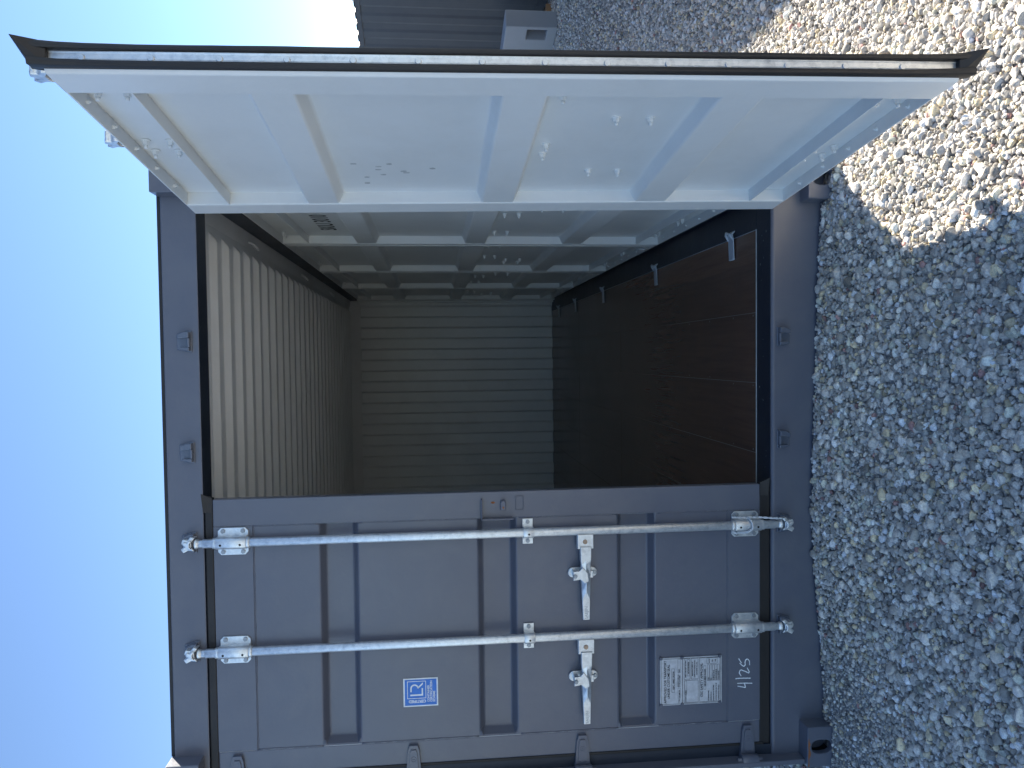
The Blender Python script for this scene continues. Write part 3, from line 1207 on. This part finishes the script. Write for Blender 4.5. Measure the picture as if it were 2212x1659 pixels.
# --- open right leaf
bolts_open = [(.88, 1.266), (.744, 1.091), (.745, .992), (.548, 1.263), (.471, 1.263), (.324, 1.087), (.320, .986),
              (.885, 2.428), (.575, 2.426), (.498, 2.426), (.885, 2.358), (.572, 2.360), (.495, 2.360),
              (.876, .332), (.537, .332), (.462, .333), (.876, .392), (.537, .396), (.462, .396)]
fl = [(s_, .006, True) for s_ in (.876, .722, .569, .409, .243)] + [(s_, H - .006, False) for s_ in (.876, .722, .569, .409, .243)]
door_o = make_leaf('door', W, HS + .010, FS, True, cont, bolts_open, fl)
tag(door_o, 'open dark grey door leaf swung out, light grey inside')
gasket(door_o, True)
hinges(door_o, True)
for s in RODS:
    lock_rod(door_o, s, True, .300, 2.525)
A = Vector((.463, -.12, 0))
d_ = Vector((.115, -1.08, 0)).normalized()
n_out = Vector((-d_.y, d_.x, 0))
org = A + n_out * T
lean = math.radians(.9)
Mdoor = Matrix(((-d_.x, -n_out.x, 0, org.x), (-d_.y, -n_out.y, 0, org.y), (0, 0, 1, ZL), (0, 0, 0, 1)))
# the leaf hangs a little out of plumb
pivot = Matrix.Translation((A.x, A.y, 1.37))
Mdoor = pivot @ Matrix.Rotation(-lean, 4, d_ * -1) @ pivot.inverted() @ Mdoor
door_o.matrix_world = Mdoor
# faint scuffs on the inside of the open leaf
mb = MB()
for (s_, z_) in ((.384, 1.86), (.358, 1.783), (.33, 1.785), (.381, 1.747), (.314, 1.703), (.34, 1.608), (.282, 1.771), (.259, 1.829), (.20, 1.832), (.30, 1.695)):
    k = 8
    rx_, rz_ = random.uniform(.006, .011), random.uniform(.009, .017)
    mb.prism([(s_ + rx_ * math.cos(6.283 * i / k) * random.uniform(.6, 1), z_ - ZL + rz_ * math.sin(6.283 * i / k) * random.uniform(.6, 1)) for i in range(k)], 'y', .0056, .0064)
M['scuff'] = plain('grey_scuff', (.46, .47, .47), .6)
mb.build('scuff_marks', 'scuff', door_o, 0, None, True)

# cam keepers on header and sill for the open leaf, and behind the cams of the closed leaf
for xk in (-.430, -.010, -.774, -1.194):
    for zk, d in ((2.552, 1), (.196, -1)):
        d *= 1.15
        mb = MB()
        mb.prism([(xk + a, zk + b * d) for a, b in ((-.040, -.026), (.040, -.026), (.040, -.010), (.030, .022), (-.030, .022), (-.040, -.010))], 'y', -.006, -.0005)
        mb.prism([(xk + a, zk + b * d) for a, b in ((.014, -.022), (.036, -.022), (.036, -.006), (.026, .016), (.010, .016))], 'y', -.030, -.006)
        mb.prism([(xk + a, zk + b * d) for a, b in ((-.036, -.022), (-.022, -.022), (-.022, .010), (-.030, .010))], 'y', -.026, -.006)
        mb.prism([(xk + a, zk + b * d) for a, b in ((-.022, -.023), (.014, -.023), (.014, -.014), (-.022, -.014))], 'y', -.024, -.006)
        part(mb, 'cam_keeper', 'keeper', .005)

# ------------------------------------------------------------------ side doors on the right
WS = 1.383
for k in range(4):
    y0 = .105 + 1.39 * k
    sb = [(.62, 1.27), (.62, 1.20), (.30, 1.11), (.30, 1.01), (.46, 1.11), (.46, 1.01), (1.14, 1.28), (1.14, 1.21), (.2, 2.43), (.27, 2.43), (1.2, 2.43), (1.27, 2.43), (.2, .345), (.27, .345), (1.15, .345), (1.22, .345), (.74, .345), (.81, .345)]
    if k % 2:
        sb = [(WS - a, b) for a, b in sb]
    sd_ = make_leaf('side_door', WS, .055, .055, False, cont, sb, [(a, .006, True) for a in (.2, .4, .6, .8, 1.0, 1.2)])
    # local x -> +Y, local y (inwards) -> -X
    sd_.matrix_world = Matrix(((0, -1, 0, .620), (1, 0, 0, y0), (0, 0, 1, ZL - .006), (0, 0, 0, 1)))
    mb = MB()
    mb.box(-.002, WS + .006, .010, .034, H + .0005, H + .010)
    mb.box(WS + .0004, WS + .0066, .008, .040, 0, H)
    mb.build('edge_gasket', 'rubber', sd_)
    # gasket cover strip over the joint
    mb = MB().box(WS - .018, WS + .0245, T + .0005, T + .004, .02, H - .02)
    mb.build('joint_strip', 'inner', sd_, .001)
    if k == 0:
        # stencilled number on the inside; reads from the far end towards the doorway
        mt = Matrix.Translation((1.233 - y0, .0066, 2.128 - ZL + .006)) @ Matrix.Rotation(math.radians(180), 4, 'Z') @ Matrix.Rotation(math.radians(90), 4, 'X')
        put_text('stencilled_number', 'SKIU 3010', .118, 'ink', mt, sd_, sx=.86, bold=.0016)
    if k == 1:
        mb = MB().box(.10, .16, T + .001, T + .006, .035, .075)
        mb.build('paper_label', 'white', sd_)

# ------------------------------------------------------------------ cord on the lower rod bracket
mb = MB()
xr_ = -.774


def twisted(path, r, turns):
    pts = []
    for i in range(len(path) - 1):
        for k in range(8):
            t = k / 8
            pts.append(Vector(path[i]).lerp(Vector(path[i + 1]), t))
    pts.append(Vector(path[-1]))
    for ph in (0, math.pi):
        q = []
        for i, p in enumerate(pts):
            d = (pts[min(i + 1, len(pts) - 1)] - pts[max(i - 1, 0)]).normalized()
            a = d.orthogonal().normalized()
            b = d.cross(a)
            th = turns * i + ph
            q.append(p + (a * math.cos(th) + b * math.sin(th)) * r * .75)
        mb.path(q, r, 6)


twisted([(xr_ + .026, -.046, .222), (xr_ + .029, -.044, .27), (xr_ + .031, -.034, .31), (xr_ + .031, -.030, .35), (xr_ + .031, -.028, .39), (xr_ + .031, -.020, .424)], .0028, .75)
loop = []
for i in range(11):
    t = -.15 + (math.pi + .3) * i / 10
    loop.append((xr_ + .030 * math.cos(t), -.030 - .031 * math.sin(t), .362 - .010 * math.sin(t) + .030 * max(0, (i - 6) / 4)))
twisted(loop + [(xr_ - .034, -.024, .405), (xr_ - .026, -.022, .420)], .0026, .75)
cord = mb.build('cord', 'rope')
tag(cord, 'thin white twisted cord looped round the lower bracket of a lock rod', 'cord')


# ------------------------------------------------------------------ neighbouring containers
def plain_container(name, loc, rz, L, label, group=None, seed=0):
    root = empty(name, loc)
    root.rotation_euler = (0, 0, rz)
    Wd, Ht = 2.438, 2.591

    def p(mb_, nm, mats='far', bev=0.0, **k):
        return mb_.build(nm, mats, root, bev, **k)
    for x in (0, Wd - .162):
        for y in (0, L - .178):
            for z in (0, Ht - .118):
                p(casting('corner_casting', x, y, z, .162, .178, .118), 'corner_casting', ['far', 'hole'], .004)
            p(MB().box(x + .01, x + .152, y + .01, y + .168, .118, Ht - .118), 'corner_post', 'far', .005)
    for x in (.012, Wd - .072):
        p(MB().box(x, x + .06, .17, L - .17, .03, .17), 'bottom_rail', 'far', .004)
        p(MB().box(x, x + .06, .17, L - .17, Ht - .10, Ht - .03), 'top_rail', 'far', .004)
    for y in (.02, L - .10):
        p(MB().box(.16, Wd - .16, y, y + .08, .03, .17), 'end_rail', 'far', .004)
        p(MB().box(.16, Wd - .16, y, y + .08, Ht - .12, Ht - .02), 'end_rail', 'far', .004)
    # side walls
    pts = []
    y = .16
    while y < L - .16 - .278:
        pts += [(0, y), (0, y + .100), (.014, y + .139), (.014, y + .239)]
        y += .278
    pts.append((0, L - .16))
    for x, sg in ((.022, 1), (Wd - .022, -1)):
        p(MB().grid([[(x + sg * a, b, z) for a, b in pts] for z in (.17, Ht - .10)]), 'side_wall', 'far', keep_n=True)
    pts = []
    x = .15
    while x < Wd - .15 - .25:
        pts += [(x, 0), (x + .10, 0), (x + .125, .045), (x + .225, .045)]
        x += .25
    pts.append((Wd - .15, 0))
    for y, sg in ((.05, 1), (L - .05, -1)):
        p(MB().grid([[(a, y + sg * b, z) for a, b in pts] for z in (.17, Ht - .12)]), 'end_wall', 'far', keep_n=True)
    # roof with ridges that show on the edge
    pr_ = []
    y = .17
    while y < L - .35:
        pr_ += [(y, 0), (y + .03, .02), (y + .11, .02), (y + .14, 0)]
        y += .2
    pr_.append((L - .17, 0))
    rows_ = [[(x, b[0], Ht - .03 + b[1] * f_) for b in pr_] for x, f_ in ((.015, .6), (.06, 1), (Wd - .06, 1), (Wd - .015, .6))]
    p(MB().grid(rows_), 'roof_panel', 'far', keep_n=True)
    p(MB().box(.07, Wd - .07, .1, L - .1, .10, .16), 'floor', 'timber')
    tag(root, label, 'container', group)
    return root


plain_container('shipping_container', (4.70, 7.25, .045), math.radians(22), 6.058, 'dark grey shipping container in the background beyond the open door')
plain_container('shipping_container', (4.30, .10, .02), 0, 6.058, 'dark grey shipping container standing to the right, shading the gravel strip')

# timber under the background container's corner
bt = MB().box(0, .16, 0, .12, 0, .09).build('timber_block', 'timber', None, .004)
bt.location = (4.42, 7.10, .0)
bt.rotation_euler = (0, 0, math.radians(22))
tag(bt, 'small orange timber block under the corner of the background container', 'timber')

# grey steel base with a square pocket
mb = MB()
bm = mb.bm
bw, bl_, bh = .235, .85, .66
# front (y=0) plain with rounded foot, left side (x=0) holds the pocket
yy = [0, .06, .26, bl_]
zz = [0, .13, .38, bh]
V = {}


def gv(x, y, z):
    k = (round(x, 5), round(y, 5), round(z, 5))
    if k not in V:
        V[k] = bm.verts.new(k)
    return V[k]


for i in range(3):
    for j in range(3):
        if i == 1 and j == 1:
            continue
        bm.faces.new([gv(0, yy[i], zz[j]), gv(0, yy[i], zz[j + 1]), gv(0, yy[i + 1], zz[j + 1]), gv(0, yy[i + 1], zz[j])])
pd = .16
a = [(yy[1], zz[1]), (yy[2], zz[1]), (yy[2], zz[2]), (yy[1], zz[2])]
for i in range(4):
    p, q = a[i], a[(i + 1) % 4]
    bm.faces.new([gv(0, *p), gv(0, *q), gv(pd, *q), gv(pd, *p)]).material_index = 0
bm.faces.new([gv(pd, *p) for p in a])
for i in range(3):
    bm.faces.new([gv(0, yy[i], bh), gv(0, yy[i + 1], bh), gv(bw, yy[i + 1], bh), gv(bw, yy[i], bh)])
    bm.faces.new([gv(0, yy[i], 0), gv(0, yy[i + 1], 0), gv(bw, yy[i + 1], 0), gv(bw, yy[i], 0)])
    bm.faces.new([gv(0, 0, zz[i]), gv(0, 0, zz[i + 1]), gv(bw, 0, zz[i + 1]), gv(bw, 0, zz[i])])
    bm.faces.new([gv(0, bl_, zz[i]), gv(0, bl_, zz[i + 1]), gv(bw, bl_, zz[i + 1]), gv(bw, bl_, zz[i])])
bm.faces.new([gv(bw, 0, zz[k]) for k in range(4)] + [gv(bw, yy[k], bh) for k in (1, 2, 3)] + [gv(bw, bl_, zz[k]) for k in (2, 1, 0)] + [gv(bw, yy[k], 0) for k in (2, 1)])
M['block'] = paint('pale_grey_paint', (.36, .37, .385), .5, .08, .001, dust=(.3, .28, .25))
blk = mb.build('base_block', 'block', None, .012)
blk.location = (4.035, 6.64, .015)
blk.rotation_euler = (0, 0, math.radians(12))
tag(blk, 'pale grey block with a square pocket on the gravel beyond the open door', 'block')

# ------------------------------------------------------------------ gravel stones
protos = []
for k in range(9):
    bm = bmesh.new()
    bmesh.ops.create_icosphere(bm, subdivisions=3, radius=1.0)
    r = random.Random(100 + k)
    planes = []
    for i in range(r.randint(8, 13)):
        nrm = Vector((r.gauss(0, 1), r.gauss(0, 1), r.gauss(0, 1))).normalized()
        planes.append((nrm, r.uniform(.52, .84)))
    sc = Vector((1.0, r.uniform(.62, .95), r.uniform(.50, .80)))
    ph = [r.uniform(0, 6) for _ in range(6)]
    for v in bm.verts:
        p = v.co.copy()
        for nrm, dd in planes:
            e = p.dot(nrm) - dd
            if e > 0:
                p -= nrm * e * .97
        w = 1 + .05 * math.sin(3.1 * p.x + ph[0]) * math.sin(2.7 * p.y + ph[1]) + .03 * math.sin(6 * p.z + ph[2] + 4 * p.x)
        p *= w
        v.co = Vector((p.x * sc.x, p.y * sc.y, p.z * sc.z)) * 1.22
    for f in bm.faces:
        f.smooth = True
    me = bpy.data.meshes.new('stone')
    bm.to_mesh(me)
    bm.free()
    me.set_sharp_from_angle(angle=math.radians(27))
    me.materials.append(M['stone'])
    protos.append(bpy.data.objects.new('stone', me))


def jitter(x0, x1, y0, y1, cell):
    nx_, ny_ = int((x1 - x0) / cell), int((y1 - y0) / cell)
    X, Y = np.meshgrid(np.arange(nx_), np.arange(ny_))
    X = x0 + (X.ravel() + rng.uniform(0, 1, X.size)) * cell
    Y = y0 + (Y.ravel() + rng.uniform(0, 1, Y.size)) * cell
    return X, Y


P_, R_, Sc_, Ti_, Id_ = [], [], [], [], []


def stones(x0, x1, y0, y1, cell, rlo, rhi, lift, seed=0):
    X, Y = jitter(x0, x1, y0, y1, cell)
    keep = ~((X > XL - .01) & (X < XR + .01) & (Y > -.004) & (Y < 6.10))
    # inside corner casting feet
    keep &= ~((Y > -.075) & (Y < 0) & ((X < -1.605) & (X > XL) | (X > .535) & (X < XR)))
    X, Y = X[keep], Y[keep]
    n_ = X.size
    u = rng.uniform(0, 1, n_)
    r_ = rlo + (rhi - rlo) * u ** 1.7
    fine = np.exp(-(((X + 1.62) / .42) ** 2 + ((Y + .18) / .30) ** 2))
    r_ *= 1 - .52 * fine
    Z = gravel_h(X, Y) - .03 * 0 + rng.uniform(-.5, .8, n_) * lift * .65
    P_.append(np.stack([X, Y, Z], 1))
    R_.append(np.stack([rng.normal(0, .5, n_), rng.normal(0, .5, n_), rng.uniform(0, 6.28, n_)], 1))
    Sc_.append(r_)
    g_ = np.clip(rng.normal(.56, .14, n_), .20, .85)
    col = np.stack([g_ * 1.08, g_, g_ * .89], 1)
    pick = rng.uniform(0, 1, n_)
    b_ = pick < .10
    col[b_] = np.stack([g_[b_] * 1.28, g_[b_] * 1.06, g_[b_] * .70], 1)
    b_ = (pick > .10) & (pick < .16)
    col[b_] = np.stack([g_[b_] * 1.02, g_[b_] * 1.0, g_[b_] * .82], 1)
    b_ = (pick > .16) & (pick < .172)
    col[b_] = np.stack([g_[b_] * .75, g_[b_] * .42, g_[b_] * .37], 1)
    b_ = (pick > .18) & (pick < .34)
    col[b_] = np.minimum(col[b_] * 1.4, .85)
    b_ = (pick > .36) & (pick < .58)
    col[b_] = col[b_] * .60
    Ti_.append(col)
    Id_.append(rng.integers(0, len(protos), n_))


# near: four sizes
stones(-3.0, 2.2, -2.1, 0.0, .0160, .0064, .0128, .0055)
stones(-3.0, 2.2, -2.1, 0.0, .0330, .0110, .0185, .009)
stones(-3.0, 2.2, -2.1, 0.0, .1000, .0165, .0260, .011)
stones(-3.0, 2.2, -2.1, 0.0, .0145, .0030, .0062, .007)
# right of the container and around the background things
stones(.70, 2.6, 0.0, 3.2, .0180, .0070, .0140, .006)
stones(.70, 2.6, 0.0, 3.2, .050, .0130, .0220, .009)
stones(.9, 6.0, 3.2, 8.8, .032, .0110, .0185, .008)
stones(2.6, 4.4, -2.1, 3.2, .028, .0095, .0180, .008)
stones(-3.0, -1.77, 0.0, 5.5, .027, .0085, .0180, .008)
P_ = np.concatenate(P_)
R_ = np.concatenate(R_)
Sc_ = np.concatenate(Sc_)
Ti_ = np.concatenate(Ti_)
Id_ = np.concatenate(Id_)
N = len(P_)
me = bpy.data.meshes.new('gravel')
me.vertices.add(N)
me.vertices.foreach_set('co', P_.astype(np.float32).ravel())
at = me.attributes.new('srot', 'FLOAT_VECTOR', 'POINT')
at.data.foreach_set('vector', R_.astype(np.float32).ravel())
at = me.attributes.new('ssize', 'FLOAT', 'POINT')
at.data.foreach_set('value', Sc_.astype(np.float32))
at = me.attributes.new('tint', 'FLOAT_COLOR', 'POINT')
at.data.foreach_set('color', np.concatenate([Ti_, np.ones((N, 1))], 1).astype(np.float32).ravel())
at = me.attributes.new('kind_index', 'INT', 'POINT')
at.data.foreach_set('value', Id_.astype(np.int32))
me.materials.append(M['stone'])
gravel = link('gravel', me)
tag(gravel, 'loose grey and beige gravel stones covering the yard', 'gravel', kind='stuff')

ng = bpy.data.node_groups.new('scatter_stones', 'GeometryNodeTree')
ng.interface.new_socket('Geometry', in_out='INPUT', socket_type='NodeSocketGeometry')
ng.interface.new_socket('Geometry', in_out='OUTPUT', socket_type='NodeSocketGeometry')
n = ng.nodes
l = ng.links
gi = n.new('NodeGroupInput')
go = n.new('NodeGroupOutput')
iop = n.new('GeometryNodeInstanceOnPoints')
g2i = n.new('GeometryNodeGeometryToInstance')
for p in reversed(protos):
    oi = n.new('GeometryNodeObjectInfo')
    oi.inputs['Object'].default_value = p
    oi.inputs['As Instance'].default_value = True
    l.new(oi.outputs['Geometry'], g2i.inputs[0])


def named(nm, typ):
    a_ = n.new('GeometryNodeInputNamedAttribute')
    a_.data_type = typ
    a_.inputs['Name'].default_value = nm
    return [s_ for s_ in a_.outputs if s_.enabled and s_.name == 'Attribute'][0]


l.new(gi.outputs[0], iop.inputs['Points'])
l.new(g2i.outputs[0], iop.inputs['Instance'])
iop.inputs['Pick Instance'].default_value = True
l.new(named('kind_index', 'INT'), iop.inputs['Instance Index'])
l.new(named('srot', 'FLOAT_VECTOR'), iop.inputs['Rotation'])
l.new(named('ssize', 'FLOAT'), iop.inputs['Scale'])
l.new(iop.outputs[0], go.inputs[0])
md = gravel.modifiers.new('scatter_stones', 'NODES')
md.node_group = ng
